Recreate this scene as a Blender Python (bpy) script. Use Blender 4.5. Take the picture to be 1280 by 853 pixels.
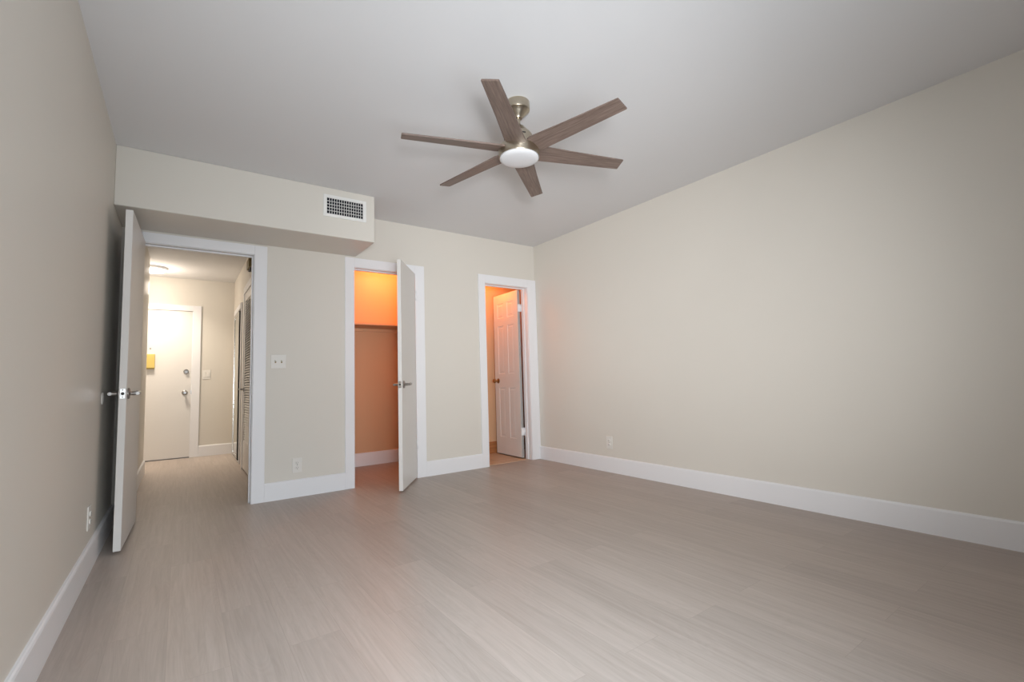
import bpy, bmesh, math
from mathutils import Matrix, Vector

S = bpy.context.scene
for o in list(bpy.data.objects):
    bpy.data.objects.remove(o)

# ---------------------------------------------------------------- camera
F_PX, YAW, PITCH, ROLL = 581.9, 0.6184, 0.08186, -0.02993
CAM = Vector((0.3773, 0.0, 0.9315))
cy_, sy_, cp_, sp_ = math.cos(YAW), math.sin(YAW), math.cos(PITCH), math.sin(PITCH)
fw = Vector((sy_ * cp_, cy_ * cp_, sp_))
rt = Vector((cy_, -sy_, 0))
up = rt.cross(fw)
cr_, sr_ = math.cos(ROLL), math.sin(ROLL)
r2 = cr_ * rt + sr_ * up
u2 = -sr_ * rt + cr_ * up
cam_d = bpy.data.cameras.new('camera')
cam_d.sensor_fit = 'HORIZONTAL'
cam_d.sensor_width = 36
cam_d.lens = F_PX / 1280 * 36
cam_d.clip_start = 0.02
cam = bpy.data.objects.new('camera', cam_d)
S.collection.objects.link(cam)
cam.matrix_world = Matrix(((r2.x, u2.x, -fw.x, CAM.x), (r2.y, u2.y, -fw.y, CAM.y),
                           (r2.z, u2.z, -fw.z, CAM.z), (0, 0, 0, 1)))
S.camera = cam

# ---------------------------------------------------------------- world, window light and fills, exposure
w = bpy.data.worlds.new('world')
S.world = w
w.use_nodes = True
w.node_tree.nodes['Background'].inputs[0].default_value = (0.95, 0.97, 1.0, 1)
w.node_tree.nodes['Background'].inputs[1].default_value = 1.6
S.view_settings.view_transform = 'Standard'
S.view_settings.look = 'None'
S.view_settings.gamma = 1
S.view_settings.use_curve_mapping = False
S.view_settings.exposure = 0.0


def area_light(name, loc, target, sx, sy, power, color, spread=180):
    d = bpy.data.lights.new(name, 'AREA')
    d.shape = 'RECTANGLE'
    d.size, d.size_y = sx, sy
    d.energy = power
    d.color = color
    d.spread = math.radians(spread)
    o = bpy.data.objects.new(name, d)
    S.collection.objects.link(o)
    o.location = loc
    o.rotation_euler = (Vector(target) - Vector(loc)).to_track_quat('-Z', 'Y').to_euler()
    return o


# area lamps added inside the glazed door, standing in for its daylight
area_light('camera_beam_fill', (0.38, -0.56, 1.08), (1.040, 0.190, 1.125), 0.55, 0.75, 17, (0.97, 0.98, 1.0), 66)  # added flash-like beam; narrow spread darkens walls towards the frame edges
area_light('fan_shadow_fill', (0.30, -0.56, 1.05), (0.75, 0.389, 1.40), 0.24, 0.24, 4.8, (0.97, 0.98, 1.0), 62)  # added flash-like beam aimed up so the fan shadows the ceiling
area_light('back_wall_fill', (0.90, -0.56, 0.90), (1.00, 1.0, 0.72), 0.9, 0.7, 3.5, (0.90, 0.95, 1.0), 64)  # added fill to brighten the lower back wall
area_light('window_sky', (1.05, -0.56, 1.45), (1.05, 1.0, 0.20), 1.5, 0.9, 12.0, (0.74, 0.88, 1.0), 60)
area_light('ceiling_fill', (0.95, -0.50, 0.55), (1.0, 1.5, 2.5), 1.4, 0.7, 3.6, (0.80, 0.90, 1.0), 90)  # added upward fill for the ceiling; there is no balcony
area_light('window_diffuse', (0.80, -0.50, 0.90), (2.0, 3.0, 2.2), 1.2, 0.9, 17, (0.76, 0.89, 1.0), 120)

# ---------------------------------------------------------------- measures (metres)
W, D, H = 3.816, 4.329, 2.518
TH = 0.115                       # partition thickness
DI = D + TH                      # far face of the back wall
YF = -0.62                       # window wall
HB, TB = 0.147, 0.016            # baseboard
HALL_R, HALL_L, HALL_END, HALL_H = 0.985, 0.05, 7.82, 2.46
FOYER_Y, FOYER_L = 6.75, -0.95
CL0, CL1, CLY, CLH = 1.22, 2.90, 5.392, 2.44
BA0, BA1, BAY, BAH = 2.99, 4.40, 5.06, 2.40
OP1 = (0.118, 0.8523, 2.030)
OP2 = (1.6692, 2.2728, 2.018)
OP3 = (3.1037, 3.6921, 2.008)

# ---------------------------------------------------------------- materials


def lin(r, g, b):
    f = lambda c: (c / 255 / 12.92) if c / 255 <= 0.04045 else ((c / 255 + 0.055) / 1.055) ** 2.4
    return (f(r), f(g), f(b), 1)


def new_mat(name):
    m = bpy.data.materials.new(name)
    m.use_nodes = True
    nt = m.node_tree
    return m, nt, nt.nodes['Principled BSDF']


def paint(name, col, rough=0.6, spec=0.3, bump=0.04, scale=260, var=0.02):
    m, nt, b = new_mat(name)
    tc = nt.nodes.new('ShaderNodeTexCoord')
    n = nt.nodes.new('ShaderNodeTexNoise')
    n.inputs['Scale'].default_value = scale
    n.inputs['Detail'].default_value = 2
    nt.links.new(tc.outputs['Object'], n.inputs['Vector'])
    bm_ = nt.nodes.new('ShaderNodeBump')
    bm_.inputs['Strength'].default_value = bump
    bm_.inputs['Distance'].default_value = 0.002
    nt.links.new(n.outputs['Fac'], bm_.inputs['Height'])
    nt.links.new(bm_.outputs['Normal'], b.inputs['Normal'])
    n2 = nt.nodes.new('ShaderNodeTexNoise')
    n2.inputs['Scale'].default_value = 1.3
    nt.links.new(tc.outputs['Object'], n2.inputs['Vector'])
    mx = nt.nodes.new('ShaderNodeMixRGB')
    mx.inputs[1].default_value = tuple(c * (1 - var) for c in col[:3]) + (1,)
    mx.inputs[2].default_value = tuple(min(1, c * (1 + var)) for c in col[:3]) + (1,)
    nt.links.new(n2.outputs['Fac'], mx.inputs[0])
    nt.links.new(mx.outputs[0], b.inputs['Base Color'])
    b.inputs['Roughness'].default_value = rough
    b.inputs['Specular IOR Level'].default_value = spec
    return m


def metal(name, col, rough=0.3, aniso=0.0):
    m, nt, b = new_mat(name)
    b.inputs['Metallic'].default_value = 1
    b.inputs['Base Color'].default_value = col
    tc = nt.nodes.new('ShaderNodeTexCoord')
    n = nt.nodes.new('ShaderNodeTexNoise')
    n.inputs['Scale'].default_value = 180
    nt.links.new(tc.outputs['Object'], n.inputs['Vector'])
    mr = nt.nodes.new('ShaderNodeMapRange')
    mr.inputs['To Min'].default_value = rough * 0.8
    mr.inputs['To Max'].default_value = rough * 1.2
    nt.links.new(n.outputs['Fac'], mr.inputs['Value'])
    nt.links.new(mr.outputs[0], b.inputs['Roughness'])
    b.inputs['Anisotropic'].default_value = aniso
    return m


def emit(name, col, strength):
    m, nt, b = new_mat(name)
    b.inputs['Base Color'].default_value = (0.9, 0.9, 0.88, 1)
    b.inputs['Emission Color'].default_value = col
    b.inputs['Emission Strength'].default_value = strength
    return m


def wood(name, c1, c2, c3, axis=0, fine=60, rough=0.5, coord='Object'):
    """streaky grain running along one local axis"""
    m, nt, b = new_mat(name)
    tc = nt.nodes.new('ShaderNodeTexCoord')
    mp = nt.nodes.new('ShaderNodeMapping')
    sc = [fine, fine, fine]
    sc[axis] = fine / 22
    mp.inputs['Scale'].default_value = sc
    nt.links.new(tc.outputs[coord], mp.inputs['Vector'])
    n = nt.nodes.new('ShaderNodeTexNoise')
    n.inputs['Scale'].default_value = 1.0
    n.inputs['Detail'].default_value = 5
    n.inputs['Roughness'].default_value = 0.65
    nt.links.new(mp.outputs[0], n.inputs['Vector'])
    r = nt.nodes.new('ShaderNodeValToRGB')
    r.color_ramp.elements[0].position = 0.33
    r.color_ramp.elements[0].color = c1
    r.color_ramp.elements[1].position = 0.68
    r.color_ramp.elements[1].color = c3
    e = r.color_ramp.elements.new(0.5)
    e.color = c2
    nt.links.new(n.outputs['Fac'], r.inputs[0])
    nt.links.new(r.outputs[0], b.inputs['Base Color'])
    b.inputs['Roughness'].default_value = rough
    return m


def plank_floor():
    m, nt, b = new_mat('pale oak planks')
    L = nt.links.new
    tc = nt.nodes.new('ShaderNodeTexCoord')
    sp = nt.nodes.new('ShaderNodeSeparateXYZ')
    L(tc.outputs['Object'], sp.inputs[0])
    cb = nt.nodes.new('ShaderNodeCombineXYZ')
    ax = nt.nodes.new('ShaderNodeMath'); ax.operation = 'ADD'; ax.inputs[1].default_value = 0.004
    ay = nt.nodes.new('ShaderNodeMath'); ay.operation = 'ADD'; ay.inputs[1].default_value = 0.08
    L(sp.outputs['X'], ax.inputs[0]); L(sp.outputs['Y'], ay.inputs[0])
    L(ay.outputs[0], cb.inputs['X']); L(ax.outputs[0], cb.inputs['Y'])
    br = nt.nodes.new('ShaderNodeTexBrick')
    br.offset = 0.37; br.offset_frequency = 2
    br.inputs['Scale'].default_value = 1
    br.inputs['Brick Width'].default_value = 1.22
    br.inputs['Row Height'].default_value = 0.18
    br.inputs['Mortar Size'].default_value = 0.0009
    br.inputs['Mortar Smooth'].default_value = 0.3
    br.inputs['Bias'].default_value = 0
    br.inputs['Color1'].default_value = (0, 0, 0, 1)
    br.inputs['Color2'].default_value = (1, 1, 1, 1)
    br.inputs['Mortar'].default_value = (0.35, 0.35, 0.35, 1)
    L(cb.outputs[0], br.inputs['Vector'])
    # offset the grain per plank
    sc = nt.nodes.new('ShaderNodeVectorMath'); sc.operation = 'SCALE'; sc.inputs['Scale'].default_value = 7.3
    L(br.outputs['Color'], sc.inputs[0])
    ad = nt.nodes.new('ShaderNodeVectorMath'); ad.operation = 'ADD'
    L(tc.outputs['Object'], ad.inputs[0]); L(sc.outputs[0], ad.inputs[1])
    mp = nt.nodes.new('ShaderNodeMapping'); mp.inputs['Scale'].default_value = (48, 1.7, 1)
    L(ad.outputs[0], mp.inputs['Vector'])
    n = nt.nodes.new('ShaderNodeTexNoise'); n.inputs['Scale'].default_value = 1
    n.inputs['Detail'].default_value = 6; n.inputs['Roughness'].default_value = 0.62
    n.inputs['Distortion'].default_value = 0.6
    L(mp.outputs[0], n.inputs['Vector'])
    mp2 = nt.nodes.new('ShaderNodeMapping'); mp2.inputs['Scale'].default_value = (9, 0.9, 1)
    L(ad.outputs[0], mp2.inputs['Vector'])
    wv = nt.nodes.new('ShaderNodeTexNoise'); wv.inputs['Scale'].default_value = 1.0
    wv.inputs['Detail'].default_value = 2; wv.inputs['Distortion'].default_value = 1.5
    L(mp2.outputs[0], wv.inputs['Vector'])
    # cathedral rings: contour lines of the smooth noise
    ml = nt.nodes.new('ShaderNodeMath'); ml.operation = 'MULTIPLY'; ml.inputs[1].default_value = 75
    L(wv.outputs['Fac'], ml.inputs[0])
    sn = nt.nodes.new('ShaderNodeMath'); sn.operation = 'SINE'
    L(ml.outputs[0], sn.inputs[0])
    r = nt.nodes.new('ShaderNodeValToRGB')
    r.color_ramp.elements[0].position = 0.25; r.color_ramp.elements[0].color = FLOOR_DARK
    r.color_ramp.elements[1].position = 0.78; r.color_ramp.elements[1].color = FLOOR_LIGHT
    # height = noise + .03*sine
    s2 = nt.nodes.new('ShaderNodeMath'); s2.operation = 'MULTIPLY_ADD'
    s2.inputs[1].default_value = 0.045
    L(sn.outputs[0], s2.inputs[0]); L(n.outputs['Fac'], s2.inputs[2])
    L(s2.outputs[0], r.inputs[0])
    hv = nt.nodes.new('ShaderNodeMixRGB'); hv.blend_type = 'MULTIPLY'; hv.inputs[0].default_value = 1
    rr = nt.nodes.new('ShaderNodeMapRange')
    rr.inputs['To Min'].default_value = 0.94; rr.inputs['To Max'].default_value = 1.06
    L(br.outputs['Color'], rr.inputs['Value'])
    L(r.outputs[0], hv.inputs[1]); L(rr.outputs[0], hv.inputs[2])
    sm = nt.nodes.new('ShaderNodeMixRGB'); sm.blend_type = 'MULTIPLY'
    sm.inputs[2].default_value = (0.86, 0.85, 0.84, 1)
    L(br.outputs['Fac'], sm.inputs[0]); L(hv.outputs[0], sm.inputs[1])
    L(sm.outputs[0], b.inputs['Base Color'])
    b.inputs['Roughness'].default_value = 0.42
    b.inputs['Specular IOR Level'].default_value = 0.4
    bu = nt.nodes.new('ShaderNodeBump'); bu.inputs['Strength'].default_value = 0.08
    bu.inputs['Distance'].default_value = 0.002
    L(n.outputs['Fac'], bu.inputs['Height']); L(bu.outputs[0], b.inputs['Normal'])
    return m


def tile_floor():
    m, nt, b = new_mat('tan floor tile')
    tc = nt.nodes.new('ShaderNodeTexCoord')
    br = nt.nodes.new('ShaderNodeTexBrick')
    br.offset = 0
    br.inputs['Scale'].default_value = 1
    br.inputs['Brick Width'].default_value = 0.305
    br.inputs['Row Height'].default_value = 0.305
    br.inputs['Mortar Size'].default_value = 0.003
    br.inputs['Color1'].default_value = lin(205, 178, 150)
    br.inputs['Color2'].default_value = lin(196, 168, 140)
    br.inputs['Mortar'].default_value = lin(150, 130, 110)
    nt.links.new(tc.outputs['Object'], br.inputs['Vector'])
    nt.links.new(br.outputs['Color'], b.inputs['Base Color'])
    b.inputs['Roughness'].default_value = 0.4
    return m


FLOOR_DARK = lin(166, 153, 143)
FLOOR_LIGHT = lin(185, 172, 163)
M = {}
M['wall'] = paint('warm off-white wall paint', lin(220, 214, 204), 0.45, 0.3)
M['ceiling'] = paint('flat white ceiling paint', lin(222, 221, 221), 0.85, 0.1)
M['lamp_tan'] = paint('tan paint with lamp warmth', lin(216, 174, 136), 0.5, 0.3)  # orange lamp light mixed into the closet and bath wall colour
M['trim'] = paint('white satin trim paint', lin(236, 235, 236), 0.38, 0.4, 0.01)
M['door'] = paint('white door paint', lin(226, 222, 217), 0.36, 0.4, 0.015)
M['floor'] = plank_floor()
M['tile'] = tile_floor()
M['oak_base'] = wood('honey brown wood', lin(150, 96, 56), lin(170, 112, 66), lin(188, 128, 78), 0, 60, 0.5)
M['plastic'] = paint('white plastic', lin(228, 224, 217), 0.35, 0.4, 0.0)
M['slot'] = paint('dark slot', lin(60, 58, 56), 0.6, 0.2, 0.0)
M['dark'] = paint('painted interior shade', lin(34, 34, 40), 0.8, 0.1, 0.0)  # near-black colour stands for shade in hall closets and behind the grille
M['vent'] = paint('white enamelled steel', lin(236, 234, 230), 0.4, 0.4, 0.0)
M['nickel'] = metal('brushed nickel', (0.50, 0.44, 0.35, 1), 0.30)
M['satin'] = metal('satin nickel', (0.36, 0.34, 0.32, 1), 0.30)
M['bronze'] = metal('aged brass', (0.40, 0.24, 0.11, 1), 0.32)
M['darkmetal'] = metal('dark steel', (0.16, 0.15, 0.14, 1), 0.4)
M['chrome'] = metal('polished aluminium', (0.80, 0.80, 0.78, 1), 0.18)
M['mirror'] = metal('mirror glass', (0.86, 0.90, 0.87, 1), 0.03)
M['blade'] = wood('weathered grey oak', lin(92, 77, 69), lin(113, 96, 87), lin(133, 116, 106), 0, 130, 0.45)
M['frost'] = paint('frosted white glass', lin(214, 214, 215), 0.35, 0.5, 0.0)
M['yellow'] = paint('yellow card', lin(214, 190, 112), 0.6, 0.2, 0.0)
M['tan'] = paint('tan plastic', lin(150, 132, 88), 0.5, 0.3, 0.0)
M['hall_lamp'] = emit('lit lamp diffuser', (1.0, 0.90, 0.80, 1), 9)
M['bulb'] = emit('lit warm bulb', (1.0, 0.40, 0.10, 1), 6)

# ---------------------------------------------------------------- helpers


def bx(bm, x0, x1, y0, y1, z0, z1, bev=0.0, seg=2):
    t = bmesh.new()
    bmesh.ops.create_cube(t, size=1)
    for v in t.verts:
        v.co = Vector((x0 + (v.co.x + .5) * (x1 - x0), y0 + (v.co.y + .5) * (y1 - y0), z0 + (v.co.z + .5) * (z1 - z0)))
    if bev:
        bmesh.ops.bevel(t, geom=t.edges[:], offset=bev, segments=seg, affect='EDGES', profile=0.6)
    merge(bm, t)


def merge(bm, t, mat=None):
    if mat is not None:
        bmesh.ops.transform(t, matrix=mat, verts=t.verts[:])
    me = bpy.data.meshes.new('tmp')
    t.to_mesh(me)
    t.free()
    bm.from_mesh(me)
    bpy.data.meshes.remove(me)


def lathe(bm, prof, n=48, mat=None, smooth=True):
    """revolve (radius, z) pairs round Z"""
    t = bmesh.new()
    rings = []
    for r, z in prof:
        if r < 1e-6:
            rings.append([t.verts.new((0, 0, z))])
        else:
            rings.append([t.verts.new((r * math.cos(2 * math.pi * k / n), r * math.sin(2 * math.pi * k / n), z)) for k in range(n)])
    for a, b in zip(rings, rings[1:]):
        if len(a) == 1 and len(b) == 1:
            continue
        for k in range(n):
            k2 = (k + 1) % n
            if len(a) == 1:
                t.faces.new((a[0], b[k2], b[k]))
            elif len(b) == 1:
                t.faces.new((a[k], a[k2], b[0]))
            else:
                t.faces.new((a[k], a[k2], b[k2], b[k]))
    bmesh.ops.recalc_face_normals(t, faces=t.faces[:])
    if smooth:
        for f in t.faces:
            f.smooth = True
        for e in t.edges:
            if len(e.link_faces) == 2 and e.calc_face_angle() > 0.6:
                e.smooth = False
    merge(bm, t, mat)


def tube(bm, pts, rad, n=14, flat=1.0):
    """round bar through points; flat squeezes the section vertically"""
    t = bmesh.new()
    pts = [Vector(p) for p in pts]
    rings = []
    for i, p in enumerate(pts):
        d = (pts[min(i + 1, len(pts) - 1)] - pts[max(i - 1, 0)]).normalized()
        ref = Vector((0, 0, 1)) if abs(d.z) < 0.9 else Vector((1, 0, 0))
        a = d.cross(ref).normalized()
        b = a.cross(d).normalized()
        rr = rad[i] if isinstance(rad, (list, tuple)) else rad
        rings.append([t.verts.new(p + a * rr * math.cos(2 * math.pi * k / n) + b * rr * flat * math.sin(2 * math.pi * k / n)) for k in range(n)])
    for a, b in zip(rings, rings[1:]):
        for k in range(n):
            t.faces.new((a[k], a[(k + 1) % n], b[(k + 1) % n], b[k]))
    t.faces.new(rings[0][::-1])
    t.faces.new(rings[-1])
    bmesh.ops.recalc_face_normals(t, faces=t.faces[:])
    for f in t.faces:
        f.smooth = len(f.verts) == 4
    merge(bm, t)


def obj(name, bm, mat, parent=None, loc=(0, 0, 0), rot=(0, 0, 0)):
    me = bpy.data.meshes.new(name)
    bm.to_mesh(me)
    bm.free()
    me.materials.append(M[mat])
    o = bpy.data.objects.new(name, me)
    S.collection.objects.link(o)
    o.location = loc
    o.rotation_euler = rot
    if parent:
        o.parent = parent
    return o


def tag(o, label, cat, group=None, kind=None):
    o['label'] = label
    o['category'] = cat
    if group:
        o['group'] = group
    if kind:
        o['kind'] = kind
    return o


def thing(name, label, cat, loc, rot=(0, 0, 0), group=None, kind=None):
    o = bpy.data.objects.new(name, None)
    o.empty_display_size = 0.1
    S.collection.objects.link(o)
    o.location = loc
    o.rotation_euler = rot
    return tag(o, label, cat, group, kind)


def struct(name, bm, mat, label, cat, loc=(0, 0, 0), rot=(0, 0, 0)):
    o = obj(name, bm, mat, None, loc, rot)
    return tag(o, label, cat, None, 'structure')


def wall_x(bm, x0, x1, y0, y1, z1, holes):
    """wall along x with full-height-from-floor openings (xa, xb, top)"""
    x = x0
    for xa, xb, zt in holes:
        bx(bm, x, xa, y0, y1, 0, z1)
        bx(bm, xa, xb, y0, y1, zt, z1)
        x = xb
    bx(bm, x, x1, y0, y1, 0, z1)


# ---------------------------------------------------------------- room shell
bm = bmesh.new()
bx(bm, FOYER_L - .1, W + .8, YF - .12, HALL_END + .1, -0.06, 0)
struct('floor', bm, 'floor', 'pale grey oak plank floor running through room, hall and closet', 'floor')

bm = bmesh.new()
bx(bm, -TH, W + TH, YF - TH, D + .05, H, H + .08)
struct('ceiling', bm, 'ceiling', 'flat white bedroom ceiling around the fan', 'ceiling')

bm = bmesh.new()
bx(bm, -TH, 0, YF - TH, DI, 0, H)
struct('wall_left', bm, 'wall', 'grey-lit plain left wall behind the open white door', 'wall')

bm = bmesh.new()
bx(bm, W, W + TH, YF - TH, DI, 0, H)
struct('wall_right', bm, 'wall', 'long plain off-white right wall', 'wall')

bm = bmesh.new()
wall_x(bm, 0, W, D, DI, H, [OP1, OP2, OP3])
struct('wall_back', bm, 'wall', 'off-white back wall with three doorways', 'wall')

WIN = (0.08, 2.10, 2.08)
bm = bmesh.new()
wall_x(bm, 0, W, YF - TH, YF, H, [WIN])
struct('wall_front', bm, 'wall', 'wall behind the camera with a glazed patio door', 'wall')

# boxed-in duct under the ceiling
bm = bmesh.new()
SX, SY0, SZ = 1.688, 3.805, 2.120
bx(bm, 0, SX, SY0, D, SZ, H, 0.004, 1)
struct('wall_soffit', bm, 'wall', 'boxed duct soffit across the top of back wall, left half', 'soffit')

# window behind the camera (unseen; the added area lamps stand in front of it)
bm = bmesh.new()
wy0, wy1 = YF - 0.09, YF - 0.03
for a, b in ((WIN[0], WIN[0] + .06), (1.06, 1.12), (WIN[1] - .06, WIN[1])):
    bx(bm, a, b, wy0, wy1, 0.0, WIN[2], .004)
bx(bm, WIN[0] + .06, 1.06, wy0, wy1, 0, .09); bx(bm, 1.12, WIN[1] - .06, wy0, wy1, 0, .09)
bx(bm, WIN[0] + .06, 1.06, wy0, wy1, WIN[2] - .07, WIN[2]); bx(bm, 1.12, WIN[1] - .06, wy0, wy1, WIN[2] - .07, WIN[2])
win = struct('window_1', bm, 'trim', 'white framed sliding patio door behind the camera', 'window')
mg, nt, b = new_mat('clear window glass')
tr = nt.nodes.new('ShaderNodeBsdfTransparent')
gl = nt.nodes.new('ShaderNodeBsdfGlossy'); gl.inputs['Roughness'].default_value = 0.02
mx = nt.nodes.new('ShaderNodeMixShader'); mx.inputs[0].default_value = 0.08
nt.links.new(tr.outputs[0], mx.inputs[1]); nt.links.new(gl.outputs[0], mx.inputs[2])
nt.links.new(mx.outputs[0], nt.nodes['Material Output'].inputs[0])
M['glass'] = mg
bm = bmesh.new()
bx(bm, WIN[0] + .06, 1.06, YF - .063, YF - .057, .09, WIN[2] - .07)
bx(bm, 1.12, WIN[1] - .06, YF - .063, YF - .057, .09, WIN[2] - .07)
obj('window_pane', bm, 'glass', win)

# hall and foyer shell
bm = bmesh.new(); bx(bm, HALL_L - .1, HALL_L, DI, FOYER_Y, 0, HALL_H)
struct('wall_hall_left', bm, 'wall', 'left wall of the hall beyond the first doorway', 'wall')
bm = bmesh.new()
bx(bm, FOYER_L - .1, FOYER_L, FOYER_Y - .1, HALL_END, 0, HALL_H); bx(bm, FOYER_L, HALL_L - .1, FOYER_Y - .1, FOYER_Y, 0, HALL_H)
struct('wall_foyer', bm, 'wall', 'foyer side walls round the corner of the hall', 'wall')
LV0, LV1, MR0, MR1 = 5.52, 6.20, 6.72, 7.56           # openings in the hall's right wall
bm = bmesh.new()
for a, b in ((DI, LV0), (LV1, MR0), (MR1, HALL_END)):
    bx(bm, HALL_R, HALL_R + .1, a, b, 0, HALL_H)
bx(bm, HALL_R, HALL_R + .1, LV0, LV1, 2.02, HALL_H)
bx(bm, HALL_R, HALL_R + .1, MR0, MR1, 1.94, HALL_H)
struct('wall_hall_right', bm, 'wall', 'right wall of the hall with slatted and mirrored doors', 'wall')
bm = bmesh.new()
for a, b in ((LV0, LV1), (MR0, MR1)):
    bx(bm, HALL_R + .1 + .45, HALL_R + .1 + .5, a - .1, b + .1, 0, 2.1)
    bx(bm, HALL_R + .1, HALL_R + .55, a - .1, a, 0, 2.1); bx(bm, HALL_R + .1, HALL_R + .55, b, b + .1, 0, 2.1)
    bx(bm, HALL_R + .1, HALL_R + .6, a - .1, b + .1, 2.1, 2.15)
struct('wall_hall_closet', bm, 'dark', 'hall closet insides with shade painted dark', 'wall')  # near-black paint stands in for the unlit interior
bm = bmesh.new(); bx(bm, FOYER_L - .1, HALL_R + .1, HALL_END, HALL_END + .1, 0, HALL_H)
struct('wall_hall_end', bm, 'wall', 'cream end wall of the hall around front door', 'wall')
bm = bmesh.new(); bx(bm, FOYER_L - .1, HALL_R + .1, DI, HALL_END + .1, HALL_H, HALL_H + .06)
struct('ceiling_hall', bm, 'ceiling', 'hall ceiling carrying the round lit lamp', 'ceiling')

# closet shell
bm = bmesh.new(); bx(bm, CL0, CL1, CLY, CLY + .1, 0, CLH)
struct('wall_closet_back', bm, 'lamp_tan', 'back wall of the closet in orange light', 'wall')
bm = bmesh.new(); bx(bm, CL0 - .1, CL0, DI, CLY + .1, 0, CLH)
struct('wall_closet_left', bm, 'lamp_tan', 'left wall of the closet, hidden by its doorway', 'wall')
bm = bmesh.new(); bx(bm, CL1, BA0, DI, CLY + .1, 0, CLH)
struct('wall_closet_right', bm, 'lamp_tan', 'partition between closet and bathroom', 'wall')
bm = bmesh.new(); bx(bm, CL0 - .1, BA0, DI, CLY + .1, CLH, CLH + .06)
struct('ceiling_closet', bm, 'ceiling', 'closet ceiling above the shelf', 'ceiling')

# bathroom shell
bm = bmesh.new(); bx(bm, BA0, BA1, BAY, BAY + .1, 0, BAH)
struct('wall_bath_back', bm, 'lamp_tan', 'bathroom wall glowing orange beside panelled door', 'wall')
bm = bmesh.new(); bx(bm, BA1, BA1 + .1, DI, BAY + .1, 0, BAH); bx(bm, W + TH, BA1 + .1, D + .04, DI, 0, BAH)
struct('wall_bath_right', bm, 'lamp_tan', 'right wall of the bathroom behind panelled door', 'wall')
bm = bmesh.new(); bx(bm, BA0, BA1 + .1, DI, BAY + .1, BAH, BAH + .06)
struct('ceiling_bath', bm, 'ceiling', 'bathroom ceiling', 'ceiling')
bm = bmesh.new(); bx(bm, OP3[0] + .018, OP3[1] - .018, D + .045, DI, 0.0, 0.004); bx(bm, BA0, BA1, DI, BAY, 0, 0.004)
struct('floor_bath', bm, 'tile', 'tan tiled bathroom floor at the third doorway', 'floor')


# ---------------------------------------------------------------- baseboards
def baseboard(name, p0, p1, nrm, label, mat='trim', h=HB):
    """moulded board from p0 to p1 standing out from the wall along nrm"""
    p0, p1, n = Vector(p0).to_3d(), Vector(p1).to_3d(), Vector(nrm).to_3d()
    prof = [(0, 0), (TB, 0), (TB, h - .012), (TB - .003, h - .004), (TB - .008, h), (0, h)]
    b_ = bmesh.new()
    A = [b_.verts.new(p0 + n * d + Vector((0, 0, z))) for d, z in prof]
    B = [b_.verts.new(p1 + n * d + Vector((0, 0, z))) for d, z in prof]
    k = len(prof)
    for i in range(k):
        b_.faces.new((A[i], A[(i + 1) % k], B[(i + 1) % k], B[i]))
    b_.faces.new(A); b_.faces.new(B[::-1])
    bmesh.ops.recalc_face_normals(b_, faces=b_.faces[:])
    return struct(name, b_, mat, label, 'baseboard')


baseboard('baseboard_left', (0, YF), (0, D), (1, 0), 'tall white baseboard along the left wall')
baseboard('baseboard_right', (W, YF), (W, D - TB), (-1, 0), 'tall white baseboard along the right wall')
baseboard('baseboard_back', (0.9456, D), (1.5851, D), (0, -1), 'white baseboard between hall doorway and closet')
baseboard('baseboard_middle', (2.3726, D), (3.0183, D), (0, -1), 'white baseboard between closet and bathroom doorway')
baseboard('baseboard_hall_left', (HALL_L, DI), (HALL_L, FOYER_Y), (1, 0), 'white baseboard on the left of the hall')
baseboard('baseboard_hall_end', (0.588, HALL_END), (HALL_R, HALL_END), (0, -1), 'white baseboard right of the front door')
baseboard('baseboard_hall_right', (HALL_R, DI), (HALL_R, LV0 - .08), (-1, 0), 'white baseboard on the right of the hall')
baseboard('baseboard_closet', (CL0, CLY), (CL1, CLY), (0, -1), 'baseboard along the closet back wall')
baseboard('baseboard_bath', (BA0, BAY), (BA1, BAY), (0, -1), 'brown wooden baseboard at back of the bathroom', 'oak_base')


# ---------------------------------------------------------------- casings with their jambs
def casing(name, op, xl, xr, ztop, label, stop_y):
    xa, xb, zt = op
    b_ = bmesh.new()
    y0 = D - TB
    bx(b_, xl, xa, y0, D, 0, ztop, .003)
    bx(b_, xb, xr, y0, D, 0, ztop, .003)
    bx(b_, xa, xb, y0, D, zt, ztop, .003)
    o = struct(name, b_, 'trim', label, 'door frame')
    b_ = bmesh.new()
    bx(b_, xa, xa + .004, D - .004, DI, 0, zt)
    bx(b_, xb - .004, xb, D - .004, DI, 0, zt)
    bx(b_, xa, xb, D - .004, DI, zt - .004, zt)
    # stop
    bx(b_, xa + .004, xa + .014, stop_y, stop_y + .035, 0, zt - .004, .002)
    bx(b_, xb - .014, xb - .004, stop_y, stop_y + .035, 0, zt - .004, .002)
    bx(b_, xa + .014, xb - .014, stop_y, stop_y + .035, zt - .014, zt - .004, .002)
    obj('jamb', b_, 'trim', o)
    return o


t1 = casing('trim_1', OP1, 0.018, 0.9456, 2.1046, 'white casing round the hall doorway at left', D + .045)
t2 = casing('trim_2', OP2, 1.5851, 2.3726, 2.1046, 'white casing round the closet doorway in the middle', D + .04)
t3 = casing('trim_3', OP3, 3.0183, W - .001, 2.1007, 'white casing round the bathroom doorway in the corner', D + .055)
bm = bmesh.new()
bx(bm, 0.8455, 0.8485, D + .008, D + .034, .88, .945, .001)
obj('strike_plate', bm, 'satin', t1)['label'] = 'dark metal strike plate'


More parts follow.
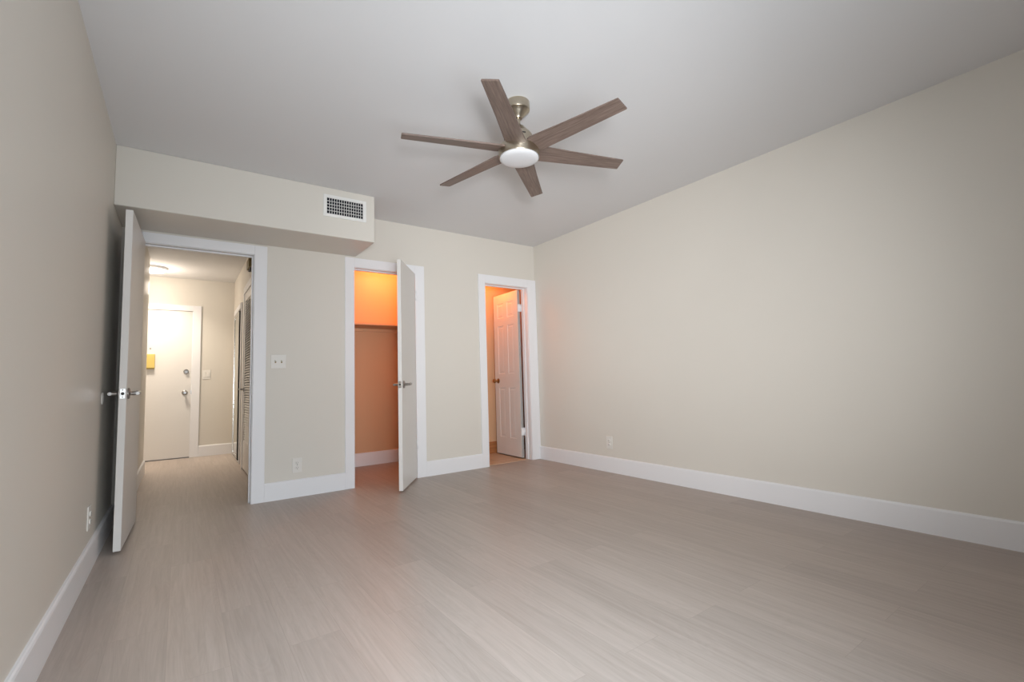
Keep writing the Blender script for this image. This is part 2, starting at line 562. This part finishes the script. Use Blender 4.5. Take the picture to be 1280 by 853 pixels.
# ---------------------------------------------------------------- door hardware and doors
def lever(parent, x, z, side, y_face, toward=-1, mat='satin'):
    """round rose, neck and return lever; side = +1/-1 face normal along local y"""
    b_ = bmesh.new()
    prof = [(0, 0), (.033, 0), (.033, .006), (.028, .010), (.016, .011), (.0115, .014), (.0115, .040), (0, .042)]
    lathe(b_, prof, 32, Matrix.Translation((x, y_face, z)) @ Matrix.Rotation(-side * math.pi / 2, 4, 'X'))
    o = obj('lever_handle', b_, mat, parent)
    b_ = bmesh.new()
    yy = y_face + side * .047
    L = .125
    pts = [(x - toward * .012, yy, z), (x + toward * .02, yy, z), (x + toward * L * .6, yy, z + .001), (x + toward * L * .85, yy - side * .004, z + .004),
           (x + toward * L, yy - side * .016, z + .008)]
    tube(b_, pts, [.010, .011, .0105, .010, .008], 16)
    obj('lever_bar', b_, mat, o)
    return o


def hinge(parent, x, y, z, sx=1, h=.09, mat='trim'):
    b_ = bmesh.new()
    tube(b_, [(x, y, z - h / 2), (x, y, z + h / 2)], .0075, 12)
    bx(b_, x, x + .03 * sx, y - .0025, y + .0015, z - h / 2, z + h / 2, .0005, 1)
    return obj('hinge', b_, mat, parent)


def flush_door(name, label, loc, ang, L, th, z0, z1):
    b_ = bmesh.new()
    bx(b_, 0.002, L, -th, 0, z0, z1, .0025)
    return tag(obj(name, b_, 'door', None, loc, (0, 0, ang)), label, 'door', None, 'structure')


def latch(parent, L, th, z):
    b_ = bmesh.new()
    bx(b_, L - .0005, L + .0012, -th / 2 - .0125, -th / 2 + .0125, z - .029, z + .029, .0004, 1)
    o = obj('latch_plate', b_, 'chrome', parent)
    b_ = bmesh.new()
    tube(b_, [(L, -th / 2, z), (L + .0022, -th / 2, z)], .0085, 16)
    for dz in (-.021, .021):
        tube(b_, [(L, -th / 2, z + dz), (L + .0018, -th / 2, z + dz)], .003, 10)
    obj('latch_bolt', b_, 'slot', o)


# bedroom door, swung open against the left wall
ax, ay, bx_, by_ = 0.1385, 4.300, 0.1160, 3.568
L1 = math.hypot(bx_ - ax, by_ - ay)
d1 = flush_door('door_1', 'flat white door swung wide open near the left wall', (ax, ay, 0), math.atan2(by_ - ay, bx_ - ax), L1, .036, .016, 2.027)
lever(d1, L1 - .062, .915, 1, 0)
lever(d1, L1 - .062, .915, -1, -.036)
latch(d1, L1, .036, .915)
for z in (.30, 1.02, 1.80):
    hinge(d1, 0.0, -.042, z, 1)

# closet door, half open into the room
ax, ay, bx_, by_ = 2.2630, 4.298, 1.9290, 3.837
L2 = math.hypot(bx_ - ax, by_ - ay)
d2 = flush_door('door_2', 'flat white closet door standing half open', (ax, ay, 0), math.atan2(by_ - ay, bx_ - ax), L2, .033, .016, 2.015)
lever(d2, L2 - .062, .914, 1, 0)
lever(d2, L2 - .062, .914, -1, -.033)
latch(d2, L2, .033, .914)
for z in (.33, 1.79):
    hinge(d2, -.001, .007, z, -1).location = (0, 0, 0)


# bathroom door: six moulded panels, swung in
def panel_door(name, label, loc, ang, L, th, z0, z1):
    b_ = bmesh.new()
    bx(b_, 0, L, -th, -.004, z0, z1)
    xs = [0, .095, L / 2 - .042, L / 2 + .042, L - .095, L]
    zs = [z0, .225, .83, 1.00, 1.60, 1.70, 1.885, z1]
    for face_y, sgn in ((0, 1), (-th - .0, -1)):
        t = bmesh.new()
        V = {}
        for i, x in enumerate(xs):
            for j, z in enumerate(zs):
                V[i, j] = t.verts.new((x, 0, z))
        pan = []
        for i in range(5):
            for j in range(7):
                f = t.faces.new((V[i, j], V[i, j + 1], V[i + 1, j + 1], V[i + 1, j]))
                if i in (1, 3) and j in (1, 3, 5):
                    pan.append(f)
        for f in t.faces:
            f.normal_update()
        bmesh.ops.inset_individual(t, faces=pan, thickness=.014, depth=-.009)
        bmesh.ops.inset_individual(t, faces=pan, thickness=.006, depth=0)
        bmesh.ops.inset_individual(t, faces=pan, thickness=.022, depth=.007)
        m_ = Matrix.Translation((0, face_y, 0))
        if sgn < 0:
            m_ = m_ @ Matrix.Scale(-1, 4, (0, 1, 0))
            bmesh.ops.reverse_faces(t, faces=t.faces[:])
        merge(b_, t, m_)
    # rim between slab and faces
    bx(b_, 0, .004, -th, 0, z0, z1); bx(b_, L - .004, L, -th, 0, z0, z1)
    bx(b_, 0, L, -th, 0, z0, z0 + .004); bx(b_, 0, L, -th, 0, z1 - .004, z1)
    return tag(obj(name, b_, 'door', None, loc, (0, 0, ang)), label, 'door', None, 'structure')


L3 = .545
d3 = panel_door('door_3', 'white six-panel door swung into the orange bathroom', (3.637, DI + .006, 0), math.radians(88.6), L3, .035, .016, 2.0)
for s, yf in ((1, 0), (-1, -.035)):
    b_ = bmesh.new()
    prof = [(0, 0), (.031, 0), (.031, .004), (.024, .010), (.012, .013), (.011, .034), (.018, .040), (.026, .050), (.027, .058), (.022, .068), (.012, .073), (0, .074)]
    lathe(b_, prof, 32, Matrix.Translation((L3 - .075, yf, .915)) @ Matrix.Rotation(-s * math.pi / 2, 4, 'X'))
    obj('door_knob', b_, 'bronze', d3)['label'] = 'aged brass door knob'
for z in (.315, 1.78):
    b_ = bmesh.new()
    tube(b_, [(-.004, -.043, z - .045), (-.004, -.043, z + .045)], .008, 12)
    bx(b_, -.0035, -.0005, -.043, -.004, z - .045, z + .045, .0006, 1)
    bx(b_, -.036, -.004, -.0510, -.0485, z - .045, z + .045, .0006, 1)
    obj('hinge', b_, 'trim', d3)

# ---------------------------------------------------------------- hall doors
# front door
fy = HALL_END - .012
b_ = bmesh.new()
bx(b_, -.425, .488, fy, HALL_END, .012, 2.0, .002)
d4 = struct('door_4', b_, 'door', 'flat white front door at the end of the hall', 'door')
b_ = bmesh.new()
bx(b_, .488, .494, HALL_END - .018, HALL_END, 0, 2.006); bx(b_, -.431, -.425, HALL_END - .018, HALL_END, 0, 2.006)
bx(b_, .494, .588, HALL_END - .022, HALL_END, 0, 2.085, .003); bx(b_, -.525, -.431, HALL_END - .022, HALL_END, 0, 2.085, .003)
bx(b_, -.431, .494, HALL_END - .022, HALL_END, 2.008, 2.085, .003)
struct('trim_4', b_, 'trim', 'white casing round the front door', 'door frame')
b_ = bmesh.new(); bx(b_, -.425, .488, fy - .004, fy + .008, 0, .0118)
obj('threshold', b_, 'darkmetal', d4)['label'] = 'dark threshold strip'
RX = Matrix.Rotation(math.pi / 2, 4, 'X')
b_ = bmesh.new()
lathe(b_, [(0, 0), (.033, 0), (.033, .006), (.024, .012), (.013, .014), (.012, .034), (.022, .042), (.028, .052), (.028, .062), (.02, .070), (0, .072)], 32,
      Matrix.Translation((.420, fy, .882)) @ RX)
obj('door_knob', b_, 'satin', d4)
b_ = bmesh.new()
lathe(b_, [(0, 0), (.031, 0), (.031, .010), (.026, .018), (.012, .020), (0, .020)], 32, Matrix.Translation((.430, fy, 1.170)) @ RX)
bx(b_, .413, .447, fy - .036, fy - .018, 1.165, 1.175, .002)
obj('deadbolt', b_, 'satin', d4)
b_ = bmesh.new()
lathe(b_, [(0, 0), (.011, 0), (.011, .004), (.006, .005), (0, .003)], 20, Matrix.Translation((.033, fy, 1.480)) @ RX)
obj('peephole', b_, 'satin', d4)
b_ = bmesh.new(); bx(b_, .486, .4945, fy - .0085, fy - .005, .86, .915, .0006, 1)
obj('strike_plate', b_, 'satin', d4)

# yellow box fixed to the front door
ybox = thing('yellow_box', 'small yellow box on the white front door below peephole', 'box', (.040, fy, 1.305))
b_ = bmesh.new(); bx(b_, -.045, .045, -.040, 0, -.085, .10, .004)
obj('cover', b_, 'yellow', ybox)
b_ = bmesh.new(); bx(b_, -.043, .043, -.036, 0, -.100, -.0855, .003)
obj('base_lip', b_, 'tan', ybox)['label'] = 'darker mustard lower lip'

# slatted door in the hall's right wall
xf = HALL_R - .010
b_ = bmesh.new()
ya, yb = LV0 + .004, LV1 - .004
for a, b in ((ya, ya + .055), (yb - .085, yb)):
    bx(b_, xf - .012, xf + .022, a, b, .02, 2.012, .002)
for a, b in ((.02, .33), (1.92, 2.012)):
    bx(b_, xf - .011, xf + .021, ya + .055, yb - .085, a, b, .002)
d5 = struct('door_5', b_, 'door', 'slatted white door on the right of the hall', 'door')
b_ = bmesh.new()
for za, zb in ((.33, 1.92),):
    n = int((zb - za) / .027)
    for i in range(n):
        z = za + (i + .5) * (zb - za) / n
        t = bmesh.new(); bx(t, -.020, .020, ya + .053, yb - .083, -.0035, .0035)
        merge(b_, t, Matrix.Translation((xf + .005, 0, z)) @ Matrix.Rotation(math.radians(-48), 4, 'Y'))
obj('louver_slats', b_, 'door', d5)
b_ = bmesh.new()
lathe(b_, [(0, 0), (.026, 0), (.026, .006), (.012, .010), (.010, .040), (0, .042)], 28, Matrix.Translation((xf - .012, yb - .045, .908)) @ Matrix.Rotation(-math.pi / 2, 4, 'Y'))
tube(b_, [(xf - .052, yb - .035, .908), (xf - .054, yb - .08, .908), (xf - .050, yb - .14, .910)], [.010, .0095, .008], 14)
obj('lever_handle', b_, 'satin', d5)
b_ = bmesh.new()
for a, b in ((LV0 - .08, LV0), (LV1, LV1 + .08)):
    bx(b_, HALL_R - .028, HALL_R, a, b, 0, 2.10, .003)
bx(b_, HALL_R - .028, HALL_R, LV0, LV1, 2.018, 2.10, .003)
struct('trim_5', b_, 'trim', 'white casing round the slatted hall door', 'door frame')

# mirrored sliding door further along
b_ = bmesh.new()
bx(b_, HALL_R - .014, HALL_R, MR0 - .06, MR0, 0, 1.995, .003)
bx(b_, HALL_R - .014, HALL_R, MR1, MR1 + .06, 0, 1.995, .003)
bx(b_, HALL_R - .020, HALL_R, MR0, MR1, 1.925, 1.995, .003)
struct('trim_6', b_, 'trim', 'white casing round the mirrored closet door', 'door frame')
b_ = bmesh.new()
ma, mb = 6.93, 7.55
x0, x1 = HALL_R - .016, HALL_R + .012
bx(b_, x0, x1, ma, ma + .022, .03, 1.92, .003); bx(b_, x0, x1, mb - .022, mb, .03, 1.92, .003)
bx(b_, x0, x1, ma + .022, mb - .022, .03, .065, .003); bx(b_, x0, x1, ma + .022, mb - .022, 1.885, 1.92, .003)
d6 = struct('door_6', b_, 'chrome', 'metal-framed mirrored sliding door in the hall', 'door')
b_ = bmesh.new(); bx(b_, x0 + .006, x1 - .006, ma + .022, mb - .022, .065, 1.885)
obj('mirror_panel', b_, 'mirror', d6)
b_ = bmesh.new(); bx(b_, HALL_R - .022, HALL_R + .014, 6.78, 7.55, 0, .028, .003)
obj('track', b_, 'chrome', d6)
b_ = bmesh.new(); bx(b_, x0 + .004, x1 - .004, ma - .012, ma - .0005, .03, 1.92)
obj('edge_shade_strip', b_, 'slot', d6)['label'] = 'dark strip painting the edge shade'  # added strip; paints the shade along the sliding door's edge

# small tan box high on the hall's right wall
cb_ = thing('junction_box', 'small tan box high on the hall wall above slatted door', 'box', (HALL_R, 5.72, 2.26))
b_ = bmesh.new(); bx(b_, -.045, 0, -.10, .10, -.04, .06, .004)
obj('cover', b_, 'tan', cb_)
b_ = bmesh.new(); bx(b_, -.030, 0, -.09, .09, -.056, -.0405, .003)
obj('base_lip', b_, 'slot', cb_)['label'] = 'dark underside'

# ---------------------------------------------------------------- electrical plates
def plate(name, label, cat, loc, rz, w_, h_, group=None):
    """face looks along local -y"""
    t = thing(name, label, cat, loc, (0, 0, rz), group)
    b_ = bmesh.new()
    bx(b_, -w_ / 2, w_ / 2, -.006, 0, -h_ / 2, h_ / 2, .003)
    obj('cover_plate', b_, 'plastic', t)
    return t


def outlet(label, loc, rz):
    t = plate('power_outlet', label, 'outlet', loc, rz, .076, .122, 'duplex power outlets')
    for dz in (.020, -.020):
        b_ = bmesh.new()
        lathe(b_, [(.0165, 0), (.0165, .010), (.0150, .012), (0, .012)], 24, Matrix.Translation((0, 0, dz)) @ RX @ Matrix.Scale(.86, 4, (0, 1, 0)))
        r_ = obj('receptacle', b_, 'plastic', t)
        b_ = bmesh.new()
        bx(b_, -.0075, -.0055, -.0126, -.011, dz - .003, dz + .006); bx(b_, .0055, .0075, -.0126, -.011, dz - .002, dz + .006)
        tube(b_, [(0, -.011, dz - .0085), (0, -.0126, dz - .0085)], .0028, 10)
        obj('slots', b_, 'slot', r_)
    b_ = bmesh.new(); tube(b_, [(0, -.0055, 0), (0, -.0075, 0)], .0035, 12)
    obj('screw', b_, 'satin', t)
    return t


outlet('white outlet low on back wall between hall door and closet', (1.192, D, .262), 0)
outlet('white outlet low on the right wall near the corner', (W, 3.235, .285), -math.pi / 2)
outlet('white outlet low on left wall beside the open door', (0, 3.300, .282), math.pi / 2)


def toggle_switch():
    t = plate('light_switch', 'double white toggle switch plate on the bedroom back wall', 'light switch', (1.041, D, 1.138), 0, .117, .116)
    for dx in (-.023, .023):
        b_ = bmesh.new(); bx(b_, dx - .0055, dx + .0055, -.0075, -.0055, -.0125, .0125, .0008, 1)
        s_ = obj('toggle_slot', b_, 'tan', t)
        b_ = bmesh.new()
        t2_ = bmesh.new(); bx(t2_, -.0042, .0042, -.016, 0, -.0045, .0045, .0015)
        merge(b_, t2_, Matrix.Translation((dx, -.006, .002)) @ Matrix.Rotation(math.radians(-25), 4, 'X'))
        obj('toggle', b_, 'plastic', s_)
    return t


toggle_switch()
t = plate('light_switch', 'double rocker switch plate right of the front door', 'light switch', (.665, HALL_END, 1.124), 0, .100, .130)
for dx in (-.023, .023):
    b_ = bmesh.new(); bx(b_, dx - .0165, dx + .0165, -.011, -.005, -.034, .034, .002)
    obj('rocker', b_, 'plastic', t)

# bumper disc on the left wall where the lever would hit
t = thing('door_bumper', 'small white round bumper on left wall behind door lever', 'door stop', (0, 3.638, .890), (0, 0, math.pi / 2))
b_ = bmesh.new(); lathe(b_, [(0, 0), (.036, 0), (.036, .003), (.032, .006), (.022, .006)], 32, RX)
obj('rim', b_, 'plastic', t)
b_ = bmesh.new(); lathe(b_, [(.022, .005), (.018, .003), (0, .003)], 32, RX)
obj('pad', b_, 'plastic', t)

# ---------------------------------------------------------------- air vent on the soffit
vent = thing('air_vent', 'white rectangular air vent with dark grille on the soffit', 'vent', (1.443, SY0, 2.368))
vw, vh, gw, gh = .172, .0905, .1435, .0650
b_ = bmesh.new()
for a in (bx,):
    a(b_, -vw, -gw, -.010, 0, -vh, vh, .003); a(b_, gw, vw, -.010, 0, -vh, vh, .003)
    a(b_, -gw, gw, -.010, 0, gh, vh, .003); a(b_, -gw, gw, -.010, 0, -vh, -gh, .003)
obj('frame', b_, 'vent', vent)
b_ = bmesh.new(); bx(b_, -gw, gw, -.0012, 0, -gh, gh)
obj('dark_backing', b_, 'dark', vent)  # flat dark sheet painting the duct's shade, no hole behind
b_ = bmesh.new()
for i in range(1, 15):
    x = -gw + i * 2 * gw / 15
    bx(b_, x - .0018, x + .0018, -.0095, -.0060, -gh, gh)
obj('vertical_blades', b_, 'vent', vent)
b_ = bmesh.new()
for i in range(1, 5):
    z = -gh + i * 2 * gh / 5
    bx(b_, -gw, gw, -.0058, -.0022, z - .0015, z + .0015)
obj('horizontal_blades', b_, 'vent', vent)
for x in (-.158, .158):
    b_ = bmesh.new()
    tube(b_, [(x, -.009, 0), (x, -.0115, 0)], .004, 12)
    obj('screw', b_, 'vent', vent)

# ---------------------------------------------------------------- ceiling fan
FX, FY = 1.922, 2.046
fan = thing('ceiling_fan', 'six-blade ceiling fan with grey wood blades and white light', 'ceiling fan', (FX, FY, H))
b_ = bmesh.new()
lathe(b_, [(0, 0), (.068, 0), (.070, -.003), (.070, -.046), (.068, -.050), (.062, -.053), (.050, -.066), (.034, -.084), (.027, -.090), (.024, -.096), (0, -.096)], 56)
obj('canopy', b_, 'nickel', fan)
b_ = bmesh.new()
lathe(b_, [(0, -.088), (.0125, -.088), (.0125, -.136), (.020, -.138), (.023, -.142), (.023, -.150), (0, -.150)], 40)
obj('downrod', b_, 'nickel', fan)
b_ = bmesh.new()
lathe(b_, [(0, -.144), (.028, -.144), (.036, -.148), (.072, -.190), (.079, -.200), (.081, -.208), (.081, -.272), (0, -.272)], 56)
mt = obj('motor_cover', b_, 'nickel', fan)
for k in range(6):
    a = math.radians(-139.3 + 30 + 60 * k)
    b_ = bmesh.new()
    t = bmesh.new(); bx(t, .076, .0825, -.016, .016, -.220, -.213)
    merge(b_, t, Matrix.Rotation(a, 4, 'Z'))
    obj('cooling_slot', b_, 'slot', mt)
b_ = bmesh.new()
lathe(b_, [(0, -.266), (.110, -.266), (.1165, -.270), (.1175, -.275), (.1175, -.327), (.1160, -.330), (.1145, -.330), (.1145, -.322), (0, -.322)], 72)
obj('motor_housing', b_, 'nickel', fan)
b_ = bmesh.new()
lathe(b_, [(0, -.323), (.1105, -.323), (.1115, -.334), (.107, -.339), (.090, -.345), (.055, -.349), (0, -.351)], 72)
obj('light_diffuser', b_, 'frost', fan)
PIT = -0.209
b_ = bmesh.new()
# blade outline in local x (radius) and y (width): wide at the root, slimmer at the square tip
R0, R1 = .100, .657
out = [(R0, -.050), (R0 + .03, -.0545), (R1 - .30, -.036), (R1 - .004, -.0185), (R1, -.0160), (R1, .0640), (R1 - .005, .0665), (R1 - .30, .0680), (R0 + .03, .0690), (R0, .060)]
top = [b_.verts.new((x, y, .0045)) for x, y in out]
bot = [b_.verts.new((x, y, -.0045)) for x, y in out]
b_.faces.new(top); b_.faces.new(bot[::-1])
for i in range(len(out)):
    j = (i + 1) % len(out)
    b_.faces.new((top[i], bot[i], bot[j], top[j]))
bmesh.ops.recalc_face_normals(b_, faces=b_.faces[:])
bmesh.ops.bevel(b_, geom=[e for e in b_.edges if abs(e.verts[0].co.z - e.verts[1].co.z) < 1e-6], offset=.0015, segments=2, affect='EDGES')
bl = obj('blade', b_, 'blade', fan)
bl.location = (0, 0, -.284)
b_ = bmesh.new()
bx(b_, .075, .150, -.022, .034, .0046, .0085, .0012)
for x, y in ((.118, -.008), (.118, .020), (.14, .006)):
    tube(b_, [(x, y, .008), (x, y, .011)], .004, 10)
br = obj('blade_bracket', b_, 'nickel', bl)
for k in range(6):
    o, c = (bl, br) if k == 0 else (bl.copy(), br.copy())
    if k:
        S.collection.objects.link(o); S.collection.objects.link(c)
        o.parent = fan; c.parent = o
    o.rotation_mode = 'XYZ'
    o.rotation_euler = (PIT, 0, math.radians(-139.32 + 60 * k))

# ---------------------------------------------------------------- hall lamp, closet and bathroom lights
hl = thing('ceiling_lamp', 'round lit flush lamp on the hall ceiling', 'ceiling light', (.055, 7.25, HALL_H))
b_ = bmesh.new(); lathe(b_, [(0, 0), (.150, 0), (.150, -.028), (.140, -.032), (.138, -.024), (0, -.024)], 56)
obj('rim', b_, 'trim', hl)
b_ = bmesh.new(); lathe(b_, [(0, -.020), (.137, -.020), (.137, -.036), (.118, -.052), (.07, -.062), (0, -.065)], 56)
obj('diffuser', b_, 'hall_lamp', hl)

def lamp_light(name, loc, power, color, size):
    d = bpy.data.lights.new(name, 'POINT')
    d.energy = power; d.color = color; d.shadow_soft_size = size
    o = bpy.data.objects.new(name, d); S.collection.objects.link(o); o.location = loc
    return o


hd = bpy.data.lights.new('hall_lamp_light', 'AREA')
hd.shape = 'DISK'; hd.size = .27; hd.energy = 14; hd.spread = math.radians(125); hd.color = (1.0, .88, .74)
ho_ = bpy.data.objects.new('hall_lamp_light', hd); S.collection.objects.link(ho_); ho_.location = (.055, 7.25, HALL_H - .075)

lamp_light('hall_lamp_glow', (.055, 7.25, HALL_H - .26), 10.5, (1.0, .88, .74), .10)

# closet shelf with its cleat
sh = thing('closet_shelf', 'plain shelf board running across the top of the orange closet', 'shelf', (0, 0, 1.580))
b_ = bmesh.new(); bx(b_, CL0, CL1, CLY - .36, CLY, -.009, .009, .002)
obj('board', b_, 'lamp_tan', sh)
b_ = bmesh.new(); bx(b_, CL0, CL1, CLY - .018, CLY, -.045, -.0095, .002)
obj('cleat', b_, 'lamp_tan', sh)
cl = thing('closet_lamp', 'warm bare bulb on the closet ceiling above the shelf', 'ceiling light', (2.30, 4.97, CLH))
b_ = bmesh.new(); lathe(b_, [(0, 0), (.055, 0), (.050, -.02), (.024, -.03), (.022, -.05), (0, -.05)], 32)
obj('lamp_holder', b_, 'plastic', cl)
b_ = bmesh.new(); lathe(b_, [(0, -.048), (.014, -.05), (.016, -.07), (.030, -.10), (.030, -.118), (.018, -.138), (0, -.144)], 32)
obj('bulb', b_, 'bulb', cl)
lamp_light('closet_lamp_light', (2.30, 4.97, CLH - .19), 18, (1.0, .34, .10), .04)

vl = thing('vanity_lamp', 'warm round lamp on the bathroom ceiling', 'ceiling light', (3.45, 4.74, BAH))
b_ = bmesh.new(); lathe(b_, [(0, 0), (.10, 0), (.10, -.02), (0, -.02)], 40)
obj('base', b_, 'satin', vl)
b_ = bmesh.new(); lathe(b_, [(0, -.018), (.09, -.02), (.085, -.05), (.05, -.075), (0, -.085)], 40)
obj('shade', b_, 'bulb', vl)
lamp_light('vanity_lamp_light', (3.45, 4.74, BAH - .20), 8.5, (1.0, .29, .035), .06)
